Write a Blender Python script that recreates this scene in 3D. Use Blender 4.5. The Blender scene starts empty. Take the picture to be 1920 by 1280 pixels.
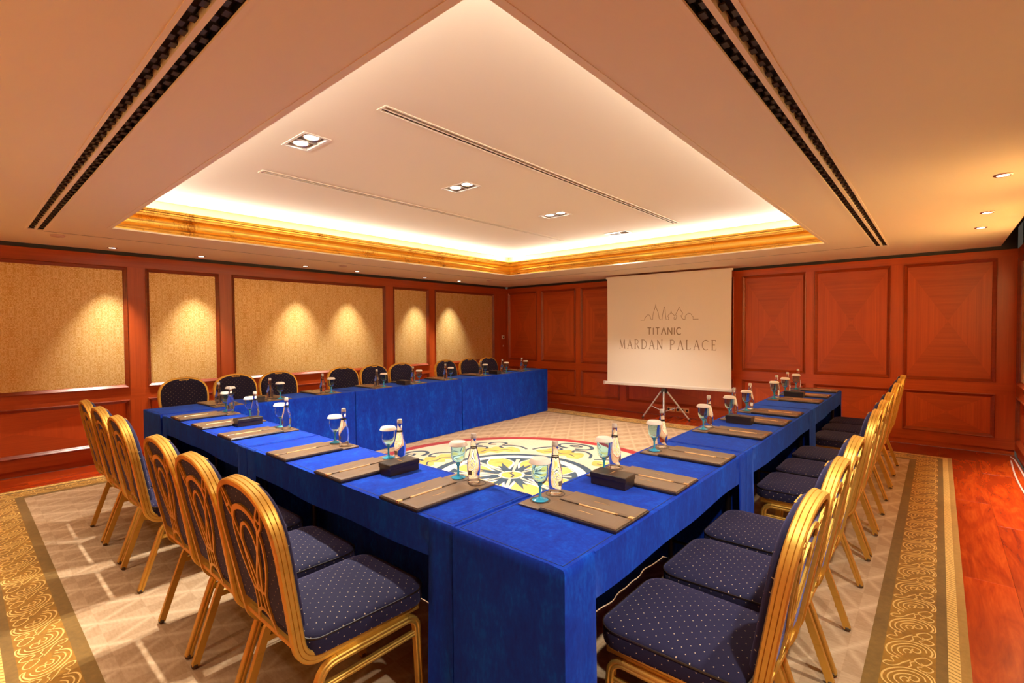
import bpy, bmesh, math, random
from mathutils import Vector, Matrix
random.seed(7)
PI = math.pi
SC = bpy.context.scene
COL = SC.collection

# ------------------------------------------------------------------ camera
F_PX, YAW, PITCH, ROLL = 917.355, math.radians(41.1207), math.radians(-1.3932), math.radians(-0.3627)
CAM = Vector((7.0490, -7.9110, 1.47))
def make_camera():
    cy, sy = math.cos(YAW), math.sin(YAW)
    f = Vector((-sy*math.cos(PITCH), cy*math.cos(PITCH), math.sin(PITCH)))
    r = Vector((cy, sy, 0)); u = r.cross(f)
    r2 = math.cos(ROLL)*r + math.sin(ROLL)*u
    u2 = -math.sin(ROLL)*r + math.cos(ROLL)*u
    cd = bpy.data.cameras.new('camera'); co = bpy.data.objects.new('camera', cd); COL.objects.link(co)
    cd.sensor_fit = 'HORIZONTAL'; cd.sensor_width = 36.0; cd.lens = F_PX/1920*36.0
    cd.clip_start = 0.02; cd.clip_end = 60
    m = Matrix((r2, u2, -f)).transposed().to_4x4(); m.translation = CAM
    co.matrix_world = m
    SC.camera = co
make_camera()

# ------------------------------------------------------------------ world, exposure
W = bpy.data.worlds.new('world'); SC.world = W; W.use_nodes = True
W.node_tree.nodes['Background'].inputs[0].default_value = (1.0, .8, .6, 1)
W.node_tree.nodes['Background'].inputs[1].default_value = 0.05
vs = SC.view_settings
vs.view_transform = 'Standard'; vs.look = 'None'; vs.gamma = 1.0; vs.use_curve_mapping = False
vs.exposure = 0.40
try:
    SC.cycles.use_denoising = True
    SC.cycles.max_bounces = 14; SC.cycles.diffuse_bounces = 8; SC.cycles.glossy_bounces = 4
    SC.cycles.transmission_bounces = 10; SC.cycles.transparent_max_bounces = 12
    SC.cycles.caustics_reflective = False; SC.cycles.caustics_refractive = True
    SC.cycles.sample_clamp_indirect = 6.0
except Exception:
    pass

# room (metres): x to the right along the screen wall, y away from the camera, wall_left x=0, wall_back y=0
XR, YN, ZC, ZT = 7.71, -8.60, 2.387, 2.75
HX0, HX1, HY0, HY1 = 1.54, 6.10, -6.957, -1.64        # opening of the recessed ceiling
CEIL_X1 = 7.57
WARM = (1.0, .80, .55)

def lamp(name, kind, loc, energy, color=WARM, rot=(0, 0, 0), **kw):
    d = bpy.data.lights.new(name, kind); d.energy = energy; d.color = color
    for k, v in kw.items(): setattr(d, k, v)
    o = bpy.data.objects.new(name, d); COL.objects.link(o); o.location = loc; o.rotation_euler = rot
    return o

# hidden light strips lying in the trough behind the gilded cornice, shining up
E_COVE = 78.0
CT = math.radians(52)                 # each strip leans in over the raised ceiling
for (cx, cy, lx, ly, rot) in ((HX0-.17, (HY0+HY1)/2, .05, HY1-HY0+.2, (PI, CT, 0)), (HX1+.17, (HY0+HY1)/2, .05, HY1-HY0+.2, (PI, -CT, 0)),
                              ((HX0+HX1)/2, HY0-.17, HX1-HX0+.2, .05, (PI-CT, 0, 0)), ((HX0+HX1)/2, HY1+.17, HX1-HX0+.2, .05, (PI+CT, 0, 0))):
    lamp('cove_light', 'AREA', (cx, cy, ZC+.224), E_COVE*max(lx, ly)/5, (1, .93, .82), rot, shape='RECTANGLE', size=lx, size_y=ly)
TWIN = [(3.80, -6.30), (3.80, -4.87), (3.79, -3.43), (3.80, -2.02)]
E_TWIN, E_WALL_L, E_WALL_R, E_NEAR = 120.0, 210.0, 420.0, 135.0
for (x, y), amp in zip(TWIN, (1.5, .75, .62, 1.5)):
    for s in ((-1, 1) if y < -2.5 else (-1,)):      # one lamp of the far fixture is off
        lamp('twin_lamp_beam', 'SPOT', (x+s*.075, y, ZT-.012), E_TWIN*amp, (1, .96, .86), (0, 0, 0),
             spot_size=math.radians(112), spot_blend=.85, shadow_soft_size=.025)
LEFT_DL = [(.27, -6.74), (.27, -5.89), (.27, -4.59), (.27, -3.77), (.27, -2.45), (.27, -1.64)]
RIGHT_DL_AND_FILL = [(7.33, -3.71), (7.33, -2.42), (7.33, -1.62), (7.33, -5.6), (7.33, -7.0)]  # last two are unseen fill spots, added to light the near right chairs
NEAR_FILL = [(.9, -8.28), (2.2, -8.28), (3.5, -8.28), (4.8, -8.28), (6.1, -8.28)]  # unseen spots added behind the camera, bouncing fill off the near wall
for (x, y) in LEFT_DL:
    lamp('left_downlight_beam', 'SPOT', (x, y, ZC-.02), E_WALL_L, (1, .92, .76), (0, math.radians(2.5), 0),
         spot_size=math.radians(60), spot_blend=1.0, shadow_soft_size=.02)
for (x, y) in RIGHT_DL_AND_FILL:
    lamp('right_downlight_and_fill_beam', 'SPOT', (x, y, ZC-.02), E_WALL_R*(1 if y > -4 else .26), (1, .95, .84), (0, math.radians(-38 if y > -4 else 6), 0),
         spot_size=math.radians(100 if y > -4 else 130), spot_blend=.8, shadow_soft_size=.03)
for (x, y) in NEAR_FILL:
    lamp('near_fill_beam', 'SPOT', (x, y, ZC-.02), E_NEAR, (1, .91, .74), (math.radians(-22), 0, 0),
         spot_size=math.radians(112), spot_blend=.8, shadow_soft_size=.04)

# ------------------------------------------------------------------ node helper
class N:
    def __init__(s, name):
        m = bpy.data.materials.new(name); m.use_nodes = True; s.m = m; s.t = m.node_tree
        s.b = s.t.nodes['Principled BSDF']
    def n(s, typ, **kw):
        nd = s.t.nodes.new(typ)
        for k, v in kw.items(): setattr(nd, k, v)
        return nd
    def l(s, a, b): s.t.links.new(a, b)
    def setin(s, sock, v):
        if isinstance(v, bpy.types.NodeSocket): s.l(v, sock)
        elif isinstance(v, (int, float)) and sock.type in ('VECTOR',): sock.default_value = (v, v, v)
        else: sock.default_value = v
    def math(s, op, a, b=0.0, c=0.0):
        nd = s.n('ShaderNodeMath', operation=op)
        s.setin(nd.inputs[0], a); s.setin(nd.inputs[1], b); s.setin(nd.inputs[2], c)
        return nd.outputs[0]
    def vec(s, op, a, b=(0, 0, 0)):
        nd = s.n('ShaderNodeVectorMath', operation=op)
        s.setin(nd.inputs[0], a); s.setin(nd.inputs[1], b)
        return nd.outputs['Value'] if op in ('LENGTH', 'DOT_PRODUCT', 'DISTANCE') else nd.outputs[0]
    def coord(s, which): return s.n('ShaderNodeTexCoord').outputs[which]
    def mapping(s, v, scale=(1, 1, 1), loc=(0, 0, 0), rot=(0, 0, 0)):
        nd = s.n('ShaderNodeMapping'); s.l(v, nd.inputs[0])
        nd.inputs['Scale'].default_value = scale; nd.inputs['Location'].default_value = loc; nd.inputs['Rotation'].default_value = rot
        return nd.outputs[0]
    def noise(s, v, scale=5, detail=3, rough=.5, dist=0):
        nd = s.n('ShaderNodeTexNoise'); s.setin(nd.inputs['Vector'], v)
        nd.inputs['Scale'].default_value = scale; nd.inputs['Detail'].default_value = detail
        nd.inputs['Roughness'].default_value = rough; nd.inputs['Distortion'].default_value = dist
        return nd.outputs[0]
    def ramp(s, f, stops):
        nd = s.n('ShaderNodeValToRGB'); s.setin(nd.inputs[0], f); cr = nd.color_ramp
        while len(cr.elements) < len(stops): cr.elements.new(.5)
        for e, (p, c) in zip(cr.elements, stops):
            e.position = p; e.color = (*c, 1) if len(c) == 3 else c
        return nd.outputs[0]
    def mix(s, f, a, b, blend='MIX'):
        nd = s.n('ShaderNodeMix', data_type='RGBA', blend_type=blend)
        s.setin(nd.inputs[0], f)
        for sock, v in ((nd.inputs[6], a), (nd.inputs[7], b)):
            if isinstance(v, tuple): sock.default_value = (*v[:3], 1)
            else: s.l(v, sock)
        return nd.outputs[2]
    def sep(s, v):
        nd = s.n('ShaderNodeSeparateXYZ'); s.l(v, nd.inputs[0]); return nd.outputs
    def comb(s, x, y, z=0.0):
        nd = s.n('ShaderNodeCombineXYZ')
        for k, q in enumerate((x, y, z)): s.setin(nd.inputs[k], q)
        return nd.outputs[0]
    def bump(s, h, strength=.2, dist=.01):
        nd = s.n('ShaderNodeBump'); nd.inputs['Strength'].default_value = strength; nd.inputs['Distance'].default_value = dist
        s.l(h, nd.inputs['Height']); s.l(nd.outputs[0], s.b.inputs['Normal'])
    def set(s, **kw):
        names = dict(color='Base Color', rough='Roughness', metal='Metallic', spec='Specular IOR Level', sheen='Sheen Weight',
                     sheen_rough='Sheen Roughness', sheen_tint='Sheen Tint', trans='Transmission Weight', ior='IOR',
                     emit='Emission Color', emit_s='Emission Strength', coat='Coat Weight', coat_rough='Coat Roughness', alpha='Alpha')
        for k, v in kw.items():
            sock = s.b.inputs[names[k]]
            if isinstance(v, tuple): v = (*v[:3], 1)
            s.setin(sock, v)
        return s
M = {}
def plain(name, color, rough=.5, **kw):
    n = N(name); n.set(color=color, rough=rough, **kw); M[name] = n.m; return n.m

# ------------------------------------------------------------------ materials
plain('paint', (.84, .73, .57), .75, spec=.2)
plain('paint_trim', (.85, .74, .58), .6, spec=.3)
plain('black', (.006, .005, .004), .6)
plain('dark_grey', (.035, .028, .022), .5)
plain('chrome', (.75, .74, .72), .25, metal=1.0)
plain('aluminium', (.62, .58, .54), .35, metal=.6)
plain('white_plastic', (.75, .68, .6), .4)
plain('pinkish_plastic', (.62, .42, .36), .4)
plain('cap_metal', (.50, .45, .40), .4, metal=.15)
plain('paper', (.80, .70, .60), .8)
plain('screen_fabric', (.88, .80, .68), .85, spec=.1)
plain('screen_ink', (.34, .235, .14), .8)
plain('pencil', (.85, .52, .24), .35)
plain('gold_clip', (.90, .62, .30), .25, metal=.8)
plain('cable', (.55, .35, .27), .5)
plain('foot_rubber', (.10, .06, .025), .6)
plain('bottle_label', (.16, .12, .09), .6)
plain('table_leg', (.03, .02, .015), .35, metal=.4)
plain('table_wood', (.18, .09, .05), .6)
n = N('lamp_glow'); n.set(color=(1, 1, 1), emit=(1, .93, .82), emit_s=14.0); M['lamp_glow'] = n.m
n = N('lamp_glow_small'); n.set(color=(1, 1, 1), emit=(1, .88, .7), emit_s=5.0); M['lamp_glow_small'] = n.m

def wood(name, scale, base=(.43, .066, .010), dark=(.29, .038, .005), rough=.32):
    n = N(name); v = n.mapping(n.coord('Object'), scale)
    g = n.noise(v, 1.0, 5, .6, .4); g2 = n.noise(n.mapping(n.coord('Object'), tuple(q*.12 for q in scale)), 1.0, 2)
    f = n.math('MULTIPLY', n.math('ADD', g, g2), .5)
    c = n.ramp(f, [(.33, dark), (.62, base)])
    n.set(color=c, rough=rough, spec=.45, coat=.15, coat_rough=.2); M[name] = n.m
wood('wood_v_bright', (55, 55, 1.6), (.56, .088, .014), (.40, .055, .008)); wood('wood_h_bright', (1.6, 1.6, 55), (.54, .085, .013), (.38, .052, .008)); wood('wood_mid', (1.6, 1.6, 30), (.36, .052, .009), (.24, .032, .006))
wood('wood_dark', (1.6, 1.6, 30), (.24, .034, .006), (.15, .02, .004)); wood('wood_v', (55, 55, 1.6)); wood('wood_h', (1.6, 1.6, 55))

def veneer(name, a, b):
    # quartered veneer: four triangles of grain meeting at the panel's middle
    n = N(name); uv = n.sep(n.coord('UV'))
    u = n.math('MULTIPLY', n.math('SUBTRACT', uv[0], .5), 2.0); v = n.math('MULTIPLY', n.math('SUBTRACT', uv[1], .5), 2.0)
    au, av = n.math('ABSOLUTE', u), n.math('ABSOLUTE', v)
    side = n.math('GREATER_THAN', au, av)
    cmax = n.math('MAXIMUM', au, av); cmin = n.math('MINIMUM', au, av)
    rnd = n.n('ShaderNodeObjectInfo').outputs['Random']
    vv = n.comb(n.math('MULTIPLY', cmax, 26.0), n.math('MULTIPLY', cmin, .8), n.math('MULTIPLY', rnd, 37.0))
    g = n.noise(vv, 1.0, 3, .55)
    big = n.noise(n.comb(n.math('MULTIPLY', cmax, 5.0), n.math('MULTIPLY', cmin, .5), n.math('MULTIPLY', rnd, 91.0)), 1.0, 2)
    f = n.math('ADD', n.math('MULTIPLY', g, .6), n.math('MULTIPLY', big, .4))
    c = n.ramp(f, [(.30, (.39, .052, .0075)), (.70, (.58, .094, .015))])
    tone = n.math('ADD', .90, n.math('MULTIPLY', side, .13))
    c = n.mix(1.0, c, n.comb(tone, tone, tone), 'MULTIPLY')
    n.set(color=c, rough=.36, spec=.45, coat=.1, coat_rough=.25); M[name] = n.m
veneer('veneer', 1, 1)

def floorwood():
    n = N('floor_wood'); info = n.n('ShaderNodeObjectInfo').outputs['Random']
    v = n.mapping(n.coord('Object'), (7, 1.1, 1)); v2 = n.vec('ADD', v, n.comb(n.math('MULTIPLY', info, 50.0), n.math('MULTIPLY', info, 31.0), 0.0))
    g = n.noise(v2, 1.3, 5, .6, 1.6); fine = n.noise(n.mapping(n.coord('Object'), (90, 6, 1)), 1.0, 3)
    f = n.math('ADD', n.math('MULTIPLY', g, .8), n.math('MULTIPLY', fine, .2))
    c = n.ramp(f, [(.28, (.18, .011, .0015)), (.52, (.32, .030, .002)), (.75, (.47, .066, .006))])
    t = n.math('ADD', .78, n.math('MULTIPLY', info, .44))
    c = n.mix(1.0, c, n.comb(t, t, t), 'MULTIPLY')
    n.set(color=c, rough=.26, spec=.5); M['floor_wood'] = n.m
floorwood()

def wallpaper():
    n = N('wallpaper'); uv = n.coord('UV')           # uv in metres
    s = n.sep(uv)
    px = n.math('PINGPONG', n.math('ADD', s[0], 10.0), .085); py = n.math('ADD', s[1], 0.0)
    row = n.math('PINGPONG', n.math('ADD', s[0], 10.0), .17)
    sh = n.math('GREATER_THAN', row, .085)
    py2 = n.math('PINGPONG', n.math('ADD', py, n.math('MULTIPLY', sh, .21)), .21)
    w = n.noise(n.comb(n.math('MULTIPLY', px, 54.0), n.math('MULTIPLY', py2, 40.0)), 1.0, 2.5, .6, 2.2)
    w2 = n.noise(n.comb(n.math('MULTIPLY', px, 130.0), n.math('MULTIPLY', py2, 95.0)), 1.0, 1.5, .5, 1.5)
    f = n.math('ADD', n.math('MULTIPLY', w, .55), n.math('MULTIPLY', w2, .45))
    k = n.ramp(f, [(.475, (0, 0, 0)), (.515, (1, 1, 1))])
    c = n.mix(k, (.60, .335, .075), (.80, .60, .29))
    r = n.math('SUBTRACT', .50, n.math('MULTIPLY', k, .16))
    n.set(color=c, rough=r, spec=.7, metal=.4); M['wallpaper'] = n.m
wallpaper()

def gold(name, base, tarnish, rough=.34, sc=9):
    n = N(name); v = n.coord('Object')
    a = n.noise(n.mapping(v, (sc*.6, sc*.6, sc*2.5)), 1.0, 4, .65); 
    c = n.ramp(a, [(.30, tarnish), (.47, base)])
    n.set(color=c, rough=rough, metal=.85); M[name] = n.m
n = N('gilt'); v = n.coord('Object'); a = n.math('ADD', n.math('MULTIPLY', n.noise(v, 3.2, 5, .7, .4), .7), n.math('MULTIPLY', n.noise(n.mapping(v, (60, 60, 18)), 1.0, 3, .6), .3)); n.set(color=n.ramp(a, [(.36, (.45, .19, .025)), (.45, (.95, .60, .12))]), rough=.30, metal=.85); M['gilt'] = n.m
gold('chair_gold', (.74, .455, .095), (.56, .33, .055), .48, 5)

def velvet():
    n = N('blue_velvet'); v = n.coord('Object')
    a = n.noise(n.mapping(v, (1, 1, .45)), 11.0, 5, .68, .5); b = n.noise(n.mapping(v, (70, 70, 28)), 1.0, 2, .7)
    f = n.math('ADD', n.math('MULTIPLY', a, .65), n.math('MULTIPLY', b, .35))
    c = n.ramp(f, [(.33, (.010, .020, .26)), (.52, (.0085, .040, .39)), (.68, (.008, .085, .55))])
    n.set(color=c, rough=.9, spec=.03, sheen=.5, sheen_rough=.4, sheen_tint=(.13, .28, 1.0))
    n.bump(b, .12, .004); M['blue_velvet'] = n.m
velvet()
plain('velvet_seam', (.003, .018, .12), .8)

def dots():
    n = N('dotted_fabric'); uv = n.coord('UV')       # uv in metres
    p = n.vec('SCALE', uv); p.node.inputs['Scale'].default_value = 1/.042
    def cell(off):
        q = n.vec('FRACTION', n.vec('ADD', p, (off+20, off+20, 0)))
        q = n.vec('SUBTRACT', q, (.5, .5, .5)); s = n.sep(q)
        return n.vec('LENGTH', n.comb(s[0], s[1], 0.0))
    d = n.math('MINIMUM', cell(0.0), cell(.5))
    k = n.math('LESS_THAN', d, .045)
    wv = n.noise(n.vec('SCALE', uv), 1.0, 2); wv.node.inputs['Scale'].default_value = 900.0
    base = n.ramp(wv, [(.3, (.009, .008, .026)), (.7, (.021, .018, .056))])
    c = n.mix(k, base, (.62, .48, .30))
    n.set(color=c, rough=.8, spec=.2, sheen=.2, sheen_rough=.45, sheen_tint=(.48, .45, .95)); M['dotted_fabric'] = n.m
dots()

def leather(name, base, rough):
    n = N(name); v = n.coord('Object')
    a = n.noise(v, 240.0, 2, .6); big = n.noise(v, 9.0, 2)
    c = n.mix(n.math('MULTIPLY', big, .5), base, tuple(q*1.5 for q in base))
    n.set(color=c, rough=rough, spec=.55); n.bump(a, .15, .001); M[name] = n.m
leather('brown_leather', (.135, .082, .050), .34)
leather('dark_leather', (.018, .010, .008), .36)

def carpet_field():
    n = N('carpet_field'); v = n.coord('Object'); s = n.sep(v)
    a = n.math('ADD', s[0], n.math('MULTIPLY', s[1], .62)); b = n.math('SUBTRACT', s[0], n.math('MULTIPLY', s[1], .62))
    fa = n.math('PINGPONG', n.math('ADD', a, 20.0), .125); fb = n.math('PINGPONG', n.math('ADD', b, 20.0), .125)
    d = n.math('MINIMUM', fa, fb)
    cloud = n.noise(v, 2.4, 3, .6); fine = n.noise(n.mapping(v, (30, 90, 1)), 1.0, 3, .6)
    line = n.ramp(d, [(.0, (1, 1, 1)), (.028, (0, 0, 0))])
    tri = n.math('GREATER_THAN', fa, fb)
    f = n.math('ADD', n.math('ADD', n.math('MULTIPLY', line, .22), n.math('MULTIPLY', tri, .11)), n.math('ADD', n.math('MULTIPLY', fine, .40), n.math('MULTIPLY', cloud, .30)))
    c = n.ramp(f, [(.28, (.37, .22, .11)), (.80, (.66, .47, .29))])
    n.set(color=c, rough=.95, spec=.08, sheen=.2); n.bump(fine, .25, .004); M['carpet_field'] = n.m
carpet_field()
def carpet(name, c1, c2, sc=40):
    n = N(name); v = n.coord('Object'); f = n.noise(v, sc, 3, .7); g = n.noise(v, 3.0, 2)
    c = n.ramp(n.math('ADD', n.math('MULTIPLY', f, .5), n.math('MULTIPLY', g, .5)), [(.32, c1), (.66, c2)])
    n.set(color=c, rough=.95, spec=.08, sheen=.2); n.bump(f, .25, .003); M[name] = n.m
carpet('carpet_bronze', (.20, .085, .011), (.38, .175, .018))
carpet('carpet_brown', (.15, .080, .019), (.235, .125, .028))
carpet('carpet_gold', (.62, .36, .085), (.80, .50, .15))
carpet('carpet_edge', (.30, .15, .028), (.42, .22, .05))
carpet('carpet_red', (.30, .010, .014), (.40, .020, .020))
carpet('carpet_cream', (.56, .44, .29), (.70, .57, .40))
carpet('carpet_yellow', (.56, .30, .035), (.72, .48, .13), 14)
carpet('carpet_blue', (.018, .040, .068), (.038, .068, .10))
carpet('carpet_white', (.64, .58, .48), (.76, .70, .60))

n = N('clear_glass'); n.set(color=(.98, .96, .93), rough=.0, trans=1.0, ior=1.36, spec=.5); M['clear_glass'] = n.m
n = N('aqua_glass'); n.set(color=(.66, .90, .97), rough=.0, trans=1.0, ior=1.3); M['aqua_glass'] = n.m
n = N('aqua_stem'); n.set(color=(.07, .56, .84), rough=.03, trans=.55, ior=1.4); M['aqua_stem'] = n.m

# ------------------------------------------------------------------ mesh helpers
class MB:
    def __init__(s): s.v = []; s.f = []; s.uv = None
    def add(s, vs, fs):
        o = len(s.v); s.v += [tuple(p) for p in vs]; s.f += [tuple(i+o for i in f) for f in fs]
    def box(s, x0, y0, z0, x1, y1, z1):
        s.add([(x0,y0,z0),(x1,y0,z0),(x1,y1,z0),(x0,y1,z0),(x0,y0,z1),(x1,y0,z1),(x1,y1,z1),(x0,y1,z1)],
              [(0,3,2,1),(4,5,6,7),(0,1,5,4),(1,2,6,5),(2,3,7,6),(3,0,4,7)])
    def rings(s, rings, cap0=True, cap1=True, closed=False):
        """rings: list of equal-length point loops"""
        n = len(rings[0]); m = len(rings); vs = [p for r in rings for p in r]; fs = []
        for i in range(m if closed else m-1):
            a, b = i*n, ((i+1) % m)*n
            for j in range(n): k = (j+1) % n; fs.append((a+j, a+k, b+k, b+j))
        if not closed:
            if cap0: fs.append(tuple(range(n-1, -1, -1)))
            if cap1: fs.append(tuple((m-1)*n+j for j in range(n)))
        s.add(vs, fs)
    def lathe(s, prof, n=24, c=(0, 0, 0), cap0=True, cap1=True):
        s.rings([[(c[0]+r*math.cos(2*PI*j/n), c[1]+r*math.sin(2*PI*j/n), c[2]+z) for j in range(n)] for r, z in prof], cap0, cap1)
    def tube(s, pts, r, n=8, up=None):
        pts = [Vector(p) for p in pts]; rings = []
        for i, p in enumerate(pts):
            t = (pts[min(i+1, len(pts)-1)]-pts[max(i-1, 0)]).normalized()
            ref = Vector(up) if up else (Vector((0, 0, 1)) if abs(t.z) < .9 else Vector((1, 0, 0)))
            a = t.cross(ref).normalized(); b = a.cross(t)
            rings.append([p+a*(r*math.cos(2*PI*k/n))+b*(r*math.sin(2*PI*k/n)) for k in range(n)])
        s.rings(rings)
    def sweep(s, pts, radial, prof, closed=False):
        """pts + radial axis per point; profile (radial, depth); depth = tangent x radial"""
        pts = [Vector(p) for p in pts]; m = len(pts); rings = []
        for i, p in enumerate(pts):
            if closed: t = (pts[(i+1) % m]-pts[(i-1) % m]).normalized()
            else: t = (pts[min(i+1, m-1)]-pts[max(i-1, 0)]).normalized()
            r = Vector(radial[i]); r = (r - t*r.dot(t)).normalized(); d = t.cross(r)
            rings.append([p+r*a+d*b for a, b in prof])
        s.rings(rings, closed=closed)
    def ribbon(s, pts, w, z0, z1, closed=False):
        """flat strip in the xy plane, of width w (number or list), from z0 to z1"""
        P = [Vector((p[0], p[1])) for p in pts]; m = len(P); L, R = [], []
        for i in range(m):
            if closed: t = P[(i+1) % m]-P[(i-1) % m]
            else: t = P[min(i+1, m-1)]-P[max(i-1, 0)]
            t.normalize(); nn = Vector((-t.y, t.x)); ww = (w[i] if isinstance(w, (list, tuple)) else w)/2
            L.append(P[i]+nn*ww); R.append(P[i]-nn*ww)
        rings = [[(L[i].x, L[i].y, z1), (R[i].x, R[i].y, z1), (R[i].x, R[i].y, z0), (L[i].x, L[i].y, z0)] for i in range(m)]
        s.rings(rings, closed=closed)
    def poly(s, pts, z0, z1):
        n = len(pts)
        s.rings([[(p[0], p[1], z0) for p in pts], [(p[0], p[1], z1) for p in pts]])
    def xf(s, mat):
        s.v = [tuple(mat @ Vector(p)) for p in s.v]; return s
    def mesh(s, name, mat, smooth=None):
        me = bpy.data.meshes.new(name); me.from_pydata(s.v, [], s.f); me.validate(); 
        bm = bmesh.new(); bm.from_mesh(me); bmesh.ops.recalc_face_normals(bm, faces=bm.faces); bm.to_mesh(me); bm.free()
        me.materials.append(M[mat] if isinstance(mat, str) else mat)
        if smooth is not None:
            me.polygons.foreach_set('use_smooth', [True]*len(me.polygons))
            try: me.set_sharp_from_angle(angle=math.radians(smooth))
            except Exception: pass
        return me
    def obj(s, name, mat, parent=None, smooth=None, uv=None):
        me = s.mesh(name, mat, smooth)
        if uv: box_uv(me, uv)
        return link(name, me, parent)
def box_uv(me, axes=None):
    """uv in metres from the dominant normal (axes='box') or from two named axes"""
    lay = me.uv_layers.new(name='UVMap'); V = me.vertices
    for p in me.polygons:
        nx, ny, nz = (abs(q) for q in p.normal)
        for li in p.loop_indices:
            c = V[me.loops[li].vertex_index].co
            if axes == 'box':
                lay.data[li].uv = (c.x, c.y) if nz >= max(nx, ny)*.8 else ((c.y, c.z) if nx > ny else (c.x, c.z))
            else: lay.data[li].uv = tuple(c['xyz'.index(a)] for a in axes)
def link(name, me, parent=None):
    o = bpy.data.objects.new(name, me); COL.objects.link(o)
    if parent is not None: o.parent = parent
    return o
def tag(o, label=None, cat=None, group=None, kind=None):
    for k, v in (('label', label), ('category', cat), ('group', group), ('kind', kind)):
        if v: o[k] = v
    return o
def thing(name, label, cat, loc=(0, 0, 0), rz=0.0, group=None):
    o = bpy.data.objects.new(name, None); COL.objects.link(o); o.empty_display_size = .1
    o.location = loc; o.rotation_euler = (0, 0, rz)
    return tag(o, label, cat, group)
def dup(root, loc, rz, label, group=None):
    r = root.copy(); COL.objects.link(r); r.location = loc; r.rotation_euler = (0, 0, rz); r['label'] = label
    if group: r['group'] = group
    for ch in list(root.children):
        c = ch.copy(); COL.objects.link(c); c.parent = r
        for g in list(ch.children):
            d = g.copy(); COL.objects.link(d); d.parent = c
    return r
def arc(cx, cy, r, a0, a1, n, ry=None):
    ry = r if ry is None else ry
    return [(cx+r*math.cos(math.radians(a0+(a1-a0)*i/n)), cy+ry*math.sin(math.radians(a0+(a1-a0)*i/n))) for i in range(n+1)]
def smoothpath(ctrl, n=6):
    """Catmull-Rom through control points (any dimension)"""
    P = [Vector(p) for p in ctrl]; out = []
    for i in range(len(P)-1):
        p0, p1, p2, p3 = P[max(i-1, 0)], P[i], P[i+1], P[min(i+2, len(P)-1)]
        for k in range(n):
            t = k/n
            out.append(.5*((2*p1)+(p2-p0)*t+(2*p0-5*p1+4*p2-p3)*t*t+(3*p1-p0-3*p2+p3)*t**3))
    out.append(P[-1]); return out
ORD = ['', 'first', 'second', 'third', 'fourth', 'fifth', 'sixth', 'seventh', 'eighth', 'ninth', 'tenth']

# ------------------------------------------------------------------ walls
def plate(mb, xs, ys, holes, fn, skirt=None):
    """a plate divided on a grid, cells inside holes left out; fn maps (a,b)->xyz"""
    xb = sorted(set([xs[0], xs[1]]+[q for h in holes for q in (h[0], h[1]) if xs[0] < q < xs[1]]))
    yb = sorted(set([ys[0], ys[1]]+[q for h in holes for q in (h[2], h[3]) if ys[0] < q < ys[1]]))
    idx = {}
    vs, fs = [], []
    def vid(a, b):
        if (a, b) not in idx: idx[(a, b)] = len(vs); vs.append(fn(a, b))
        return idx[(a, b)]
    for i in range(len(xb)-1):
        for j in range(len(yb)-1):
            mx, my = (xb[i]+xb[i+1])/2, (yb[j]+yb[j+1])/2
            if any(h[0] < mx < h[1] and h[2] < my < h[3] for h in holes): continue
            fs.append((vid(xb[i], yb[j]), vid(xb[i+1], yb[j]), vid(xb[i+1], yb[j+1]), vid(xb[i], yb[j+1])))
    mb.add(vs, fs)

MOULD = [(0.0, 0.0), (0.0, .013), (.007, .017), (.013, .013), (.017, .006), (.026, .001), (.036, -.012), (.040, -.020), (.040, -.03), (0.0, -.03)]
def moulding(mb, a0, a1, z0, z1):
    """frame around a panel in the (a, z) plane, profile (inward, out); out along +c"""
    rings = []
    for (ca, cz, sa, sz) in ((a0, z0, 1, 1), (a1, z0, -1, 1), (a1, z1, -1, -1), (a0, z1, 1, -1)):
        rings.append([(ca+sa*d, cz+sz*d, o) for d, o in MOULD])
    mb.rings(rings, closed=True)

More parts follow.
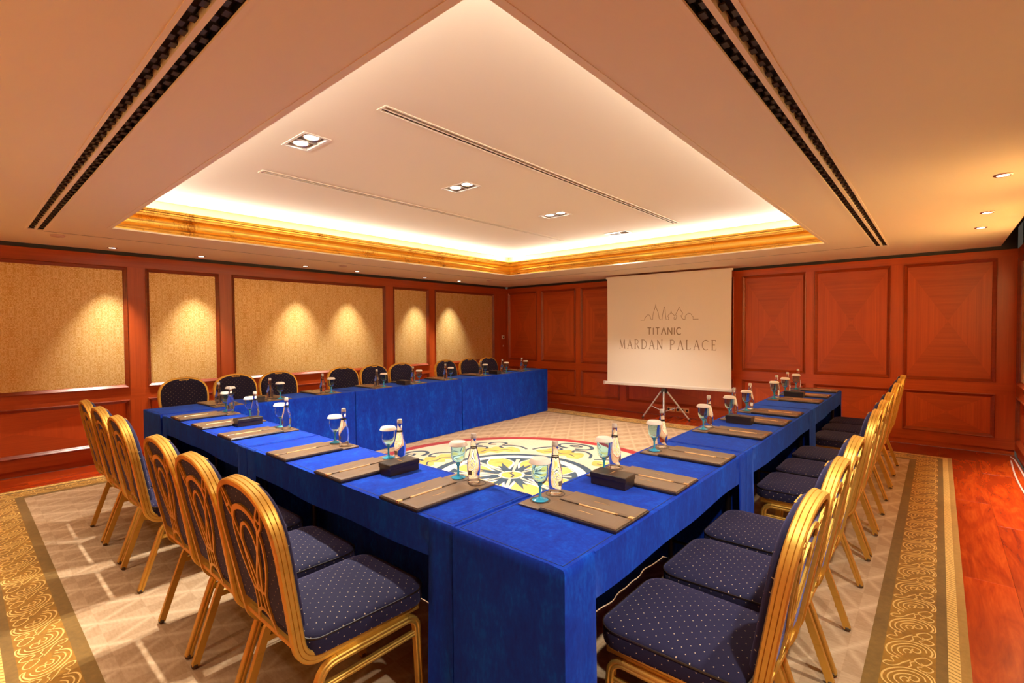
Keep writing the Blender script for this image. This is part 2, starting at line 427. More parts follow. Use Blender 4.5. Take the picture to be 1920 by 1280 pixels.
def panelled_wall(name, length, panels, fn, upper, zu, zl, base_name, WV='wood_v', WH='wood_h', WM='wood_dark'):
    """fn(a, z, out) -> world; panels: list of (a0, a1)"""
    def put(mb, nm, mat, parent, uv01=None, uvm=None, smooth=None):
        local = list(mb.v)
        mb.v = [fn(*p) for p in mb.v]; me = mb.mesh(nm, mat, smooth)
        if uv01 or uvm:
            lay = me.uv_layers.new(name='UVMap')
            for p in me.polygons:
                for li in p.loop_indices:
                    a, z, o = local[me.loops[li].vertex_index]
                    lay.data[li].uv = ((a-uv01[0])/(uv01[1]-uv01[0]), (z-uv01[2])/(uv01[3]-uv01[2])) if uv01 else (a, z)
        return link(nm, me, parent)
    mb = MB(); mb.box(0, 0, -.12, length, ZC+.25, -.035)
    mb.v = [(a, z, o) for a, z, o in [(p[0], p[1], p[2]) for p in mb.v]]
    root = put(mb, name, 'dark_grey', None); tag(root, kind='structure')
    # rails run the whole length; stiles between panels
    def bar(nm, a0, a1, z0, z1, mat):
        b = MB(); b.box(a0, z0, -.035, a1, z1, 0.0); return put(b, nm, mat, root)
    bar('rail', 0, length, zu[1], 2.345, WH); bar('rail', 0, length, zl[1], zu[0], WH); bar('rail', 0, length, .062, zl[0], WH)
    edges = [0.0]+[q for p in panels for q in p]+[length]
    for k in range(0, len(edges), 2):
        if edges[k+1]-edges[k] > .005:
            bar('stile', edges[k], edges[k+1], zl[0], zl[1], WV); bar('stile', edges[k], edges[k+1], zu[0], zu[1], WV)
    for (a0, a1) in panels:
        for (z0, z1), mat in ((zu, upper), (zl, 'veneer')):
            b = MB(); b.box(a0+.03, z0+.03, -.032, a1-.03, z1-.03, -.018)
            if mat == 'wallpaper': put(b, 'wallpaper_panel', mat, root, uvm=True)
            else: put(b, 'veneer_panel', mat, root, uv01=(a0, a1, z0, z1))
            b = MB(); moulding(b, a0, a1, z0, z1); put(b, 'panel_moulding', WM, root, smooth=40)
    b = MB(); b.box(0, 0, -.035, length, .062, -.016); bb = put(b, base_name, WH, None); tag(bb, kind='structure')
    return root
LP = [(.406, 2.006), (2.156, 2.922), (3.083, 5.461), (5.614, 6.395), (6.568, 8.45)]
panelled_wall('wall_left', 8.6, LP, lambda a, z, o: (o, -a, z), 'wallpaper', (.827, 2.215), (.184, .690), 'baseboard_left')
BPN = [(.044, .818), (.943, 1.771), (1.892, 2.717), (2.845, 4.67), (4.795, 5.633), (5.736, 6.58), (6.708, 7.546)]
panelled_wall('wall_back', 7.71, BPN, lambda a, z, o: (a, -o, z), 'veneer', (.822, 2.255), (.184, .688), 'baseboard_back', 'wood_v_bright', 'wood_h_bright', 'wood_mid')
RP = [(.18, 2.3), (2.45, 4.6), (4.75, 6.9)]
panelled_wall('wall_right', 8.6, RP, lambda a, z, o: (7.71-o, -a, z), 'wallpaper', (.827, 2.215), (.184, .690), 'baseboard_right')
NP = [(.3, 2.5), (2.65, 4.95), (5.1, 7.4)]
panelled_wall('wall_near', 7.71, NP, lambda a, z, o: (a, -8.6+o, z), 'wallpaper', (.827, 2.215), (.184, .690), 'baseboard_near')

# ------------------------------------------------------------------ floor and its boards
mb = MB(); mb.box(0, YN, -.12, XR, 0, -.008); fl = tag(mb.obj('floor', 'dark_grey'), kind='structure')
RUG = (.61, 7.17, -7.87, -.62)
ncol, blen = 24, 1.72
bw = XR/ncol
plank_cache = {}
for c in range(ncol):
    x0 = c*bw; off = (c % 3)*blen/3
    y = YN-off
    while y < -1e-6:
        y0, y1 = max(y, YN), min(y+blen, 0.0); y += blen
        if y1-y0 < .02: continue
        if x0 > RUG[0]+.03 and x0+bw < RUG[1]-.03 and y0 > RUG[2]+.03 and y1 < RUG[3]-.03: continue
        key = round(y1-y0, 3)
        if key not in plank_cache:
            b = MB(); w, l, g = bw/2-.0004, (y1-y0)/2-.0004, .0005
            b.rings([[(-w, -l, -.008), (w, -l, -.008), (w, l, -.008), (-w, l, -.008)],
                     [(-w, -l, -.0005), (w, -l, -.0005), (w, l, -.0005), (-w, l, -.0005)],
                     [(-w+g, -l+g, 0), (w-g, -l+g, 0), (w-g, l-g, 0), (-w+g, l-g, 0)]])
            plank_cache[key] = b.mesh('floorboard', 'floor_wood')
        o = link('floorboard', plank_cache[key], fl); o.location = (x0+bw/2, (y0+y1)/2, 0)

# ------------------------------------------------------------------ ceiling
SLOT_R = (6.495, 6.605, -7.45, -.985)     # long double slot on the right
SLOT_N = (1.00, 6.45, -7.455, -7.345)     # long double slot on the near left
LINE_L = (.923, .937, -7.34, -1.05); LINE_B = (.923, 6.47, -1.056, -1.042)
holes = [(HX0, HX1, HY0, HY1), SLOT_R, SLOT_N, LINE_L, LINE_B]
mb = MB(); plate(mb, (0, CEIL_X1), (YN, 0), holes, lambda a, b: (a, b, ZC))
# edge of the pocket by the right wall, its dark top, and the sides of the opening
mb.add([(CEIL_X1, YN, ZC), (CEIL_X1, 0, ZC), (CEIL_X1, 0, ZC+.2), (CEIL_X1, YN, ZC+.2)], [(0, 1, 2, 3)])
ceil = tag(mb.obj('ceiling', 'paint'), kind='structure')
mb = MB(); mb.box(CEIL_X1, YN, ZC+.2, XR, 0, ZC+.22); mb.obj('pocket_top', 'black', ceil)
mb = MB()
mb.box(LINE_L[0]-.01, LINE_L[2], ZC+.012, LINE_L[1]+.01, LINE_L[3]+.01, ZC+.02); mb.box(LINE_B[0], LINE_B[2]-.01, ZC+.012, LINE_B[1], LINE_B[3]+.01, ZC+.02)
tag(mb.obj('shadow_gap', 'black', ceil), kind='stuff')
T0, T1, U0, U1 = HX0-.30, HX1+.30, HY0-.30, HY1+.30
SLOT_A = (2.914, 2.986, -6.25, -2.10); SLOT_B = (4.584, 4.656, -6.25, -2.10)
tholes = [SLOT_A, SLOT_B]+[(x-.15, x+.15, y-.08, y+.08) for x, y in TWIN]
mb = MB(); plate(mb, (T0, T1), (U0, U1), tholes, lambda a, b: (a, b, ZT))
for (x0, y0, x1, y1) in ((T0, U0, T0, U1), (T0, U1, T1, U1), (T1, U1, T1, U0), (T1, U0, T0, U0)):
    mb.add([(x0, y0, ZC+.13), (x1, y1, ZC+.13), (x1, y1, ZT), (x0, y0, ZT)], [(0, 1, 2, 3)])
plate(mb, (T0, T1), (U0, U1), [(HX0-.14, HX1+.14, HY0-.14, HY1+.14)], lambda a, b: (a, b, ZC+.13))
mb.obj('raised_ceiling', 'paint', ceil)

CORN = [(0.0, 0.0), (.014, 0.0), (.014, .010), (-.012, .013), (-.014, .030), (.004, .034), (.006, .043), (.000, .049),
        (-.020, .054), (-.045, .063), (-.066, .078), (-.078, .098), (-.080, .120), (-.070, .140), (-.045, .155), (-.012, .163), (.004, .164),
        (.006, .174), (-.004, .178), (-.004, .184), (.012, .187), (.014, .200), (.008, .203), (.022, .206), (.024, .216), (.031, .219), (.031, .228), (-.112, .228), (-.112, 0.0)]
mb = MB(); rings = []
for (cx, cy, sx, sy) in ((HX0, HY0, 1, 1), (HX1, HY0, -1, 1), (HX1, HY1, -1, -1), (HX0, HY1, 1, -1)):
    rings.append([(cx+sx*(d-.031), cy+sy*(d-.031), ZC+.002+z) for d, z in CORN])
mb.rings(rings, closed=True); tag(mb.obj('trim_1', 'gilt', smooth=35), kind='structure')
# pale bead under the gilding
mb = MB(); rings = []
for (cx, cy, sx, sy) in ((HX0, HY0, 1, 1), (HX1, HY0, -1, 1), (HX1, HY1, -1, -1), (HX0, HY1, 1, -1)):
    rings.append([(cx+sx*d, cy+sy*d, ZC+z) for d, z in ((-.03, -.003), (.0, -.003), (.0, .010), (-.03, .010))])
mb.rings(rings, closed=True); tag(mb.obj('trim_2', 'paint_trim'), kind='structure')

# ------------------------------------------------------------------ air slots
def air_slot(rect, z, axis, label, vane, lip=.012):
    x0, x1, y0, y1 = rect
    if axis == 'y': L, Wd, cx, cy, rz = y1-y0, x1-x0, (x0+x1)/2, (y0+y1)/2, 0
    else: L, Wd, cx, cy, rz = x1-x0, y1-y0, (x0+x1)/2, (y0+y1)/2, PI/2
    t = thing('air_slot', label, 'air vent', (cx, cy, z), rz, 'linear air slots in the ceiling')
    b = MB(); w = Wd/2; l = L/2
    b.rings([[(sx*q, sy*r, zz) for sx, sy in ((-1, -1), (1, -1), (1, 1), (-1, 1))] for q, r, zz in
             ((w, l, .004), (w+lip, l+lip, 0.0), (w+lip, l+lip, -.004), (w-.004, l-.004, -.004), (w-.005, l-.004, .004))], cap0=False, cap1=False)
    b.obj('frame', 'paint_trim', t)
    b = MB(); bar = Wd*.085; b.box(-bar, -l, -.003, bar, l, .03); b.obj('divider', 'paint_trim', t)
    b = MB(); b.rings([[(sx*q, sy*r_, zz) for sx, sy in ((-1, -1), (1, -1), (1, 1), (-1, 1))] for q, r_, zz in ((w-.003, l-.003, .002), (w-.002, l-.002, .036))], cap0=False); b.obj('plenum', 'black', t)
    if vane:
        b = MB(); k = 0; y = -l+.01
        while y < l-.04:
            for s in (-1, 1):
                a, c = s*bar, s*(w-.006)
                m = (a+c)/2
                if (k+(s > 0)) % 2: b.box(min(a, m), y, .008, max(a, m), y+.035, .014)
                else: b.box(min(m, c), y, .008, max(m, c), y+.035, .014)
            k += 1; y += .05
        tag(b.obj('vanes', 'dark_grey', t), kind='stuff')
    return t
air_slot(SLOT_R, ZC, 'y', 'long double air slot in the low ceiling along the right-hand side', True)
air_slot(SLOT_N, ZC, 'x', 'long double air slot in the low ceiling at upper left of the photo', True)
air_slot(SLOT_A, ZT, 'y', 'narrow air slot in the raised ceiling, nearer the gold-papered wall', False, .01)
air_slot(SLOT_B, ZT, 'y', 'narrow air slot in the raised ceiling, farther from the gold-papered wall', False, .01)

# ------------------------------------------------------------------ ceiling lamps
def twin(x, y, label):
    t = thing('twin_downlight', label, 'ceiling light', (x, y, ZT), 0, 'square twin downlights down the raised ceiling')
    b = MB(); w, l = .15, .08
    b.rings([[(sx*q, sy*r, zz) for sx, sy in ((-1, -1), (1, -1), (1, 1), (-1, 1))] for q, r, zz in
             ((w, l, .05), (w+.014, l+.014, 0), (w+.014, l+.014, -.005), (w-.004, l-.004, -.005), (w-.006, l-.006, .05))], cap0=False)
    b.obj('frame', 'white_plastic', t)
    b = MB(); b.box(-.008, -.076, .0, .008, .076, .05); b.obj('divider', 'aluminium', t)
    for s in (-1, 1):
        b = MB(); b.lathe([(.060, .030), (.060, .010), (.054, .006), (.047, .010)], 24, (s*.076, 0, 0), cap1=False); b.obj('lamp_ring', 'chrome', t, 40)
        b = MB(); b.lathe([(.050, .012), (.050, .016)], 24, (s*.076, 0, 0)); b.obj('lens', 'dark_grey' if (y > -2.5 and s > 0) else 'lamp_glow', t)
    return t
for k, (x, y) in enumerate(TWIN):
    twin(x, y, 'square twin downlight in the raised ceiling, %s from the camera' % ORD[k+1])
proto = None
def downlight(x, y, label, group):
    global proto
    if proto is None:
        t = thing('downlight', label, 'ceiling light', (x, y, ZC), 0, group)
        b = MB(); b.lathe([(.030, -.001), (.030, -.006), (.040, -.0065), (.045, -.004), (.046, 0.0), (.034, .0)], 28, cap0=False, cap1=False); b.obj('trim_ring', 'chrome', t, 40)
        b = MB(); b.lathe([(.0305, -.002), (.0305, -.004), (.02, -.0045)], 24); b.obj('lens', 'lamp_glow_small', t)
        proto = t; return t
    return dup(proto, (x, y, ZC), 0, label, group)
for k, (x, y) in enumerate(LEFT_DL):
    downlight(x, y, 'small round downlight over the gold-papered wall, %s from the screen-wall end' % ORD[6-k], 'round downlights along the left wall')
for k, (x, y) in enumerate(sorted(RIGHT_DL_AND_FILL, key=lambda q: -q[1])[:3]):
    downlight(x, y, 'small round downlight above the right wall, %s from the screen wall' % ORD[k+1], 'round downlights along the right wall')
def detector(x, y, label):
    t = thing('ceiling_detector', label, 'detector', (x, y, ZC), 0, 'flat round detectors in the ceiling')
    b = MB(); b.lathe([(.055, 0), (.055, -.008), (.048, -.013), (.03, -.016)], 24); b.obj('body', 'pinkish_plastic', t, 40)
    b = MB(); b.lathe([(.018, -.016), (.016, -.020)], 16); b.obj('sensor', 'pinkish_plastic', t, 40)
detector(.76, -7.23, 'flat round detector under the low ceiling beside the corner of the left air slot')
detector(.69, -4.25, 'flat round detector halfway along the low ceiling by the gold-papered wall')
detector(.74, -1.31, 'flat round detector in the low ceiling near the far corner of the room')

# ------------------------------------------------------------------ rug
rug = thing('area_rug', 'large beige lattice rug with bronze scroll border and round flower medallion', 'rug', (0, 0, 0))
x0, x1, y0, y1 = RUG
ZR = .005
mb = MB(); mb.box(x0+.02, y0+.02, .0005, x1-.02, y1-.02, ZR); mb.obj('field', 'carpet_field', rug)
def frame(nm, d0, d1, mat, z=ZR+.0015):
    b = MB(); 
    rings = [[(cx+sx*d, cy+sy*d, zz) for d, zz in ((d0, .0008), (d0, z), (d1, z), (d1, .0008))]
             for cx, cy, sx, sy in ((x0, y0, 1, 1), (x1, y0, -1, 1), (x1, y1, -1, -1), (x0, y1, 1, -1))]
    b.rings(rings, closed=True); return b.obj(nm, mat, rug)
frame('edge_binding', 0.0, .035, 'carpet_edge'); frame('rope_band', .035, .075, 'carpet_gold', ZR+.003); frame('outer_stripe', .075, .115, 'carpet_brown')
frame('scroll_band', .115, .295, 'carpet_bronze'); frame('inner_stripe', .295, .350, 'carpet_brown')
# twisted strokes over the rope band
mb = MB()
def rope(ax0, ay0, ax1, ay1):
    n = int(math.hypot(ax1-ax0, ay1-ay0)/.028); dx, dy = (ax1-ax0)/n, (ay1-ay0)/n; L = math.hypot(dx, dy); nx, ny = -dy/L*.019, dx/L*.019
    for i in range(n):
        px, py = ax0+dx*(i+.5), ay0+dy*(i+.5)
        mb.ribbon([(px-nx-dx*.35, py-ny-dy*.35), (px+nx+dx*.35, py+ny+dy*.35)], .006, ZR+.002, ZR+.0036)
r = .055
rope(x0+r, y0+r, x1-r, y0+r); rope(x1-r, y0+r, x1-r, y1-r); rope(x0+r, y1-r, x1-r, y1-r); rope(x0+r, y0+r, x0+r, y1-r)
tag(mb.obj('rope_strokes', 'carpet_edge', rug), kind='stuff')
# scroll motif: local x along the border (pitch .25), local y across (-.085 .. .085)
def motif():
    b = MB(); z0, z1 = ZR+.001, ZR+.003
    def st(c, w=.0055, n=5): b.ribbon([(p[0], p[1]) for p in smoothpath([(q[0], q[1], 0) for q in c], n)], w, z0, z1)
    st([(-.125, .035), (-.10, .075), (-.05, .082), (0, .062), (.045, .02), (.06, -.025), (.045, -.06), (.01, -.078), (-.03, -.07)], .007)
    st([(-.105, .03), (-.085, .058), (-.045, .062), (-.005, .042), (.03, .008), (.038, -.025), (.022, -.052), (-.005, -.058)])
    st([(-.085, .022), (-.065, .04), (-.035, .04), (-.005, .02), (.012, -.008), (.008, -.032), (-.012, -.038), (-.03, -.025), (-.022, -.008), (-.005, -.01)])
    st([(-.06, .012), (-.045, .022), (-.025, .016), (-.02, .002), (-.035, -.006), (-.05, .0)])
    st([(.125, -.04), (.105, -.08), (.075, -.07), (.07, -.045), (.085, -.03), (.10, -.045)])
    st([(-.125, -.045), (-.10, -.02), (-.075, -.03), (-.05, -.055), (-.065, -.075), (-.095, -.068), (-.125, -.045)])
    st([(.125, .04), (.10, .06), (.07, .05), (.06, .075), (.035, .085), (.03, .06), (.055, .035), (.085, .02), (.125, -.005)])
    st([(.065, .0), (.085, -.01), (.105, -.005), (.125, -.02)], .0045)
    st([(-.03, -.07), (-.02, -.085), (.01, -.088), (.045, -.08), (.06, -.06)], .005)
    return b.mesh('border_scroll', 'carpet_gold')
mm = motif(); PITCH_M = .236; cb = .205
def run(ax0, ay0, ax1, ay1):
    L = math.hypot(ax1-ax0, ay1-ay0); n = round(L/PITCH_M); a = math.atan2(ay1-ay0, ax1-ax0)
    for i in range(n):
        o = link('border_scroll', mm, rug); t = (i+.5)/n; o.location = (ax0+(ax1-ax0)*t, ay0+(ay1-ay0)*t, 0); o.rotation_euler = (0, 0, a)
run(x0+cb+.09, y0+cb, x1-cb-.09, y0+cb); run(x1-cb, y0+cb-.09, x1-cb, y1-cb+.09); run(x1-cb-.09, y1-cb, x0+cb+.09, y1-cb); run(x0+cb, y1-cb+.09, x0+cb, y0+cb-.09)
# medallion
MC = (3.82, -4.23)
def ring(nm, r0, r1, mat, z, n=72, a0=0, a1=360):
    b = MB(); b.ribbon([(MC[0]+(r0+r1)/2*math.cos(2*PI*i/n), MC[1]+(r0+r1)/2*math.sin(2*PI*i/n)) for i in range(n)], r1-r0, ZR-.002, z, True); return b.obj(nm, mat, rug)
b = MB(); b.poly([(MC[0]+1.64*math.cos(2*PI*i/72), MC[1]+1.64*math.sin(2*PI*i/72)) for i in range(72)], ZR-.002, ZR+.001); b.obj('medallion_ground', 'carpet_cream', rug)
ring('red_ring', 1.62, 1.745, 'carpet_red', ZR+.0022)
ring('blue_ring', .76, .84, 'carpet_blue', ZR+.0022); ring('white_ring', .66, .76, 'carpet_white', ZR+.0022); 
b = MB(); b.poly([(MC[0]+.665*math.cos(2*PI*i/64), MC[1]+.665*math.sin(2*PI*i/64)) for i in range(64)], ZR-.002, ZR+.0016); b.obj('flower_ground', 'carpet_blue', rug)
def polar(r, a): return (MC[0]+r*math.cos(a), MC[1]+r*math.sin(a))
NPET = 8
for k in range(NPET):
    a = 2*PI*k/NPET+.2
    def petal(r0, r1, w, amid=0):
        pts = []
        for t in [i/14 for i in range(15)]:
            rr = r0+(r1-r0)*t; ww = w*math.sin(min(1.0, t*1.02)*PI*.86+.05)**1.0*(.35+.9*t)
            pts.append((rr, ww))
        up = [polar(r_, a+amid+w_/r_) for r_, w_ in pts]; dn = [polar(r_, a+amid-w_/r_) for r_, w_ in reversed(pts)]
        return up+dn
    b = MB(); b.poly(petal(.13, .658, .172), ZR-.002, ZR+.0024); b.obj('petal_border', 'carpet_white', rug)
    b = MB(); b.poly(petal(.19, .640, .152), ZR-.002, ZR+.003); b.obj('petal', 'carpet_yellow', rug)
    # blue star points inside each petal and pale rays between
    b = MB(); b.poly([polar(.12, a-.30), polar(.27, a-.10), polar(.47, a-.03), polar(.31, a+.07), polar(.37, a+.16), polar(.12, a+.32)], ZR-.002, ZR+.0036); b.obj('star_point', 'carpet_blue', rug)
    b = MB(); b.ribbon([polar(.12, a+PI/NPET), polar(.60, a+PI/NPET)], [.025, .045], ZR-.002, ZR+.0040); b.obj('ray', 'carpet_cream', rug)
b = MB(); b.poly([polar(.135, 2*PI*i/32) for i in range(32)], ZR-.002, ZR+.004); b.obj('flower_eye_border', 'carpet_white', rug)
b = MB(); b.poly([polar(.105, 2*PI*i/32) for i in range(32)], ZR-.002, ZR+.0046); b.obj('flower_eye', 'carpet_yellow', rug)
b = MB(); b.ribbon([polar(.09, 2.2), polar(.04, 2.6), polar(.02, .4), polar(.05, -.6), polar(.09, -.9)], .022, ZR-.002, ZR+.0052); b.obj('flower_eye_mark', 'carpet_blue', rug)
# garlands between the rings: yellow leaf clouds and grey-blue scrolls, six repeats
for k in range(8):
    a = 2*PI*k/8+.12
    def P(r, d): return polar(r, a+d)
    leaf = [P(.95, -.30), P(1.08, -.27), P(1.18, -.19), P(1.13, -.10), P(1.22, -.03), P(1.16, .06), P(1.24, .15), P(1.12, .22), P(1.06, .31), P(.98, .27), P(.93, .17), P(.99, .08), P(.90, 0), P(.97, -.09), P(.91, -.18)]
    b = MB(); b.poly([tuple(q)[:2] for q in smoothpath([(*p, 0) for p in leaf+leaf[:1]], 3)[:-1]], ZR-.002, ZR+.002); b.obj('leaf_cloud', 'carpet_yellow', rug)
    b = MB()
    def st(c, w): w *= 1.5; b.ribbon([(q[0], q[1]) for q in smoothpath([(*p, 0) for p in c], 5)], w, ZR-.002, ZR+.0032)
    st([P(1.08, -.36), P(1.20, -.28), P(1.27, -.16), P(1.22, -.07), P(1.14, -.09)], .022)
    st([P(1.08, .36), P(1.20, .28), P(1.27, .16), P(1.22, .07), P(1.14, .09)], .022)
    if k % 2 == 0:
        st([P(1.30, -.04), P(1.34, -.13), P(1.44, -.155), P(1.53, -.09), P(1.545, 0), P(1.53, .09), P(1.44, .155), P(1.34, .13), P(1.30, .04)], .03)
        st([P(1.44, -.055), P(1.48, 0), P(1.44, .055), P(1.40, 0), P(1.44, -.055)], .02)
    else:
        st([P(1.30, -.10), P(1.38, -.14), P(1.45, -.08), P(1.43, .0), P(1.36, .02), P(1.34, -.04)], .024)
        st([P(1.30, .10), P(1.38, .14), P(1.46, .10), P(1.47, .03)], .02)
    st([P(1.0, -.2), P(1.05, -.1), P(1.02, 0), P(1.06, .1), P(1.0, .2)], .012)
    tag(b.obj('scroll', 'carpet_blue', rug), kind='stuff')

# ------------------------------------------------------------------ tables and their covers
TH = .757
def table(name, L, D, loc, rz, label, clabel, wm=.13, wp=.13, flat=None):
    """local: x along the length (centred), +y to the chairs, -y to the middle of the room"""
    t = thing('conference_table', label, 'table', (loc[0], loc[1], 0), rz, 'narrow folding tables under blue covers')
    b = MB(); b.box(-L/2+.012, -D/2+.012, TH-.032, L/2-.012, D/2-.012, TH-.007); b.obj('tabletop', 'table_wood', t)
    for sx in (-1, 1):
        for sy in (-1, 1):
            b = MB(); px, py = sx*(L/2-.07), sy*(D/2-.075); b.tube([(px, py, .014), (px, py, TH-.032)], .016, 12); b.obj('leg', 'table_leg', t, 40)
        b = MB(); b.tube([(sx*(L/2-.07), -D/2+.075, .16), (sx*(L/2-.07), D/2-.075, .16)], .009, 8); b.obj('leg_brace', 'table_leg', t, 40)
    # cover
    drop = .150
    rnd = random.Random(hash((round(L, 3), round(loc[0], 2), round(loc[1], 2))) & 0xffff)
    ph = [rnd.uniform(0, 6.28) for _ in range(8)]
    per = []                                    # (x, y, nx, ny, kind, s)
    nF, nE = int(L/.035), int(D/.06)
    for i in range(nF): per.append((-L/2+L*i/nF, -D/2, 0, -1, 'front', L*i/nF))
    for i in range(nE): per.append((L/2, -D/2+D*i/nE, 1, 0, 'end', D*i/nE))
    xs = []
    cuts = [L/2-i*wp/4 for i in range(5)]
    mid = [L/2-wp-(L-wm-wp)*i/24 for i in range(25)]
    low = [-L/2+wm-i*wm/4 for i in range(5)]
    for i in range(4): per.append((cuts[i], D/2, 0, 1, 'wrap', cuts[i]))
    per.append((L/2-wp, D/2, 0, 1, 'wrap_end', 0)); per.append((L/2-wp-.0012, D/2, 0, 1, 'skirt', 0))
    for i in range(1, 24): per.append((mid[i], D/2, 0, 1, 'skirt', mid[i]))
    per.append((-L/2+wm+.0012, D/2, 0, 1, 'skirt', 0)); per.append((-L/2+wm, D/2, 0, 1, 'wrap_end', 0))
    for i in range(1, 4): per.append((low[i], D/2, 0, 1, 'wrap', low[i]))
    per.append((-L/2, D/2, 0, 1, 'wrap', 0))
    for i in range(1, nE+1): per.append((-L/2, D/2-D*i/nE, -1, 0, 'end', D*i/nE)) if i < nE else None
    rows = [0, .012, .05, .14, .30, .55, .8, 1.0]
    n = len(per); vs, fs = [], []
    for q in rows:
        for (x, y, nx, ny, kd, s) in per:
            full = kd != 'skirt'
            hem = ZR+.004 if full else TH-drop+.006*math.sin(3*x+ph[0])+.004*math.sin(9*x+ph[1])
            z = TH-(TH-hem)*q
            if q == 0: vs.append((x-nx*.006, y-ny*.006, TH)); continue
            k = (TH-z)/TH
            if kd == 'front':
                e = min(1, min(s, L-s)/.08)
                if flat: e = e*max(0.0, min(1.0, max(flat[0]-s, s-flat[1])/.15)); k = k*max(.03, e) if flat[0] < s < flat[1] else k
                am = k*e*(.007*math.sin(s*9+ph[2])+.006*math.sin(s*19+ph[3])+.004*math.sin(s*37+ph[4])*k)+.010*k
            elif kd == 'skirt': am = .004*k*math.sin(7*x+ph[5])+.003*k
            elif kd in ('wrap', 'wrap_end'): am = .006*k*math.sin(38*x+ph[6])+.004*k
            else: am = .0006
            if kd == 'wrap_end': am += .006*k
            bx = .02*k*(1 if x > 0 else -1) if kd == 'wrap_end' else 0
            vs.append((x+nx*am+bx*0, y+ny*am, z))
    m = len(rows)
    for i in range(m-1):
        for j in range(n):
            k = (j+1) % n
            if {per[j][4], per[k][4]} == {'wrap_end', 'skirt'} and i >= 1: pass
            fs.append((i*n+j, i*n+k, (i+1)*n+k, (i+1)*n+j))
    fs.append(tuple(range(n-1, -1, -1)))
    b = MB(); b.add(vs, fs)
    me = b.mesh('table_cover', 'blue_velvet', 50)
    o = link('table_cover', me); o.location = (loc[0], loc[1], 0); o.rotation_euler = (0, 0, rz)
    tag(o, clabel, 'tablecloth', 'blue velvet covers over the U of tables')
    b = MB(); q = .020
    c = [(-L/2+q, -D/2+q), (L/2-q, -D/2+q), (L/2-q, D/2-q), (-L/2+q, D/2-q)]
    pts = []
    for i in range(4):
        a_, b_ = c[i], c[(i+1) % 4]
        for k in range(10): pts.append((a_[0]+(b_[0]-a_[0])*k/10, a_[1]+(b_[1]-a_[1])*k/10))
    b.ribbon(pts, .0032, TH-.001, TH+.0009, True); b.obj('stitching', 'velvet_seam', o)
    return t
RX0, RX1 = 5.735, 6.225
NY0, NY1 = -6.735, -6.272
TR = [(-6.738, -4.935), (-4.929, -2.995), (-2.989, -1.305)]
for k, (a, b_) in enumerate(TR):
    w = ('nearest the camera', 'in the middle', 'nearest the screen wall')[k]
    table('r', b_-a, RX1-RX0, ((RX0+RX1)/2, (a+b_)/2), -PI/2,
          'dark-legged narrow table of the right-hand run, %s' % w, 'blue velvet cover on the right-hand run of tables, the one %s' % w,
          wp=(.17, .13, .13)[k], wm=(.13, .13, .06)[k], flat=((b_-a)-.55, 9) if k == 0 else None)
TN = [(2.03, 3.852), (3.858, 5.729)]
for k, (a, b_) in enumerate(TN):
    w = ('next to the left run', 'next to the near corner')[k]
    table('n', b_-a, NY1-NY0, ((a+b_)/2, (NY0+NY1)/2), PI,
          'dark-legged narrow table of the cross run, %s' % w, 'blue velvet cover on the cross run of tables, the one %s' % w)
LA = math.atan(.0455)
def lfront(y): return 2.005-.0455*(y+6.735)
TL = [(-6.745, -4.825), (-4.819, -3.053), (-3.047, -.86)]
LD = .47
for k, (a, b_) in enumerate(TL):
    yc = (a+b_)/2; L = (b_-a)/math.cos(LA)-.004
    cx, cy = lfront(yc)-LD/2*math.cos(LA), yc-LD/2*math.sin(LA)
    w = ('nearest the camera', 'in the middle', 'nearest the screen wall')[k]
    table('l', L, LD, (cx, cy), PI/2+LA,
          'narrow table of the left run beside the gold-papered wall, %s' % w, 'blue floor-length velvet cover on the left run, the one %s' % w,
          wp=.09, wm=.09, flat=(-1, .55) if k == 0 else None)

# ------------------------------------------------------------------ banquet chair (faces +y, origin under the seat's middle)
RIB = [(-.010, -.021), (.007, -.021), (.0105, -.017), (.0105, -.009), (.0075, -.0075), (.0105, -.006), (.0105, .006), (.0075, .0075), (.0105, .009), (.0105, .017), (.007, .021), (-.010, .021)]
LEGP = [(-.011, -.014), (.009, -.014), (.012, -.010), (.012, -.004), (.009, 0), (.012, .004), (.012, .010), (.009, .014), (-.011, .014)]
BY0, BZ0, BY1, BZ1 = -.272, .455, -.368, .968
ULEN = math.hypot(BY1-BY0, BZ1-BZ0); UD = Vector((0, (BY1-BY0)/ULEN, (BZ1-BZ0)/ULEN)); UN = Vector((0, -UD.z, UD.y))  # UN points backwards
def back_pt(x, u, off=0.0):          # off > 0 is towards the sitter
    return Vector((x, BY0, BZ0))+UD*u-UN*off
HALF = [(.190, 0), (.198, .08), (.206, .16), (.213, .24), (.2185, .30), (.2185, .35), (.213, .393), (.199, .432), (.175, .464), (.142, .489), (.101, .506), (.052, .5165), (0, .5195)]
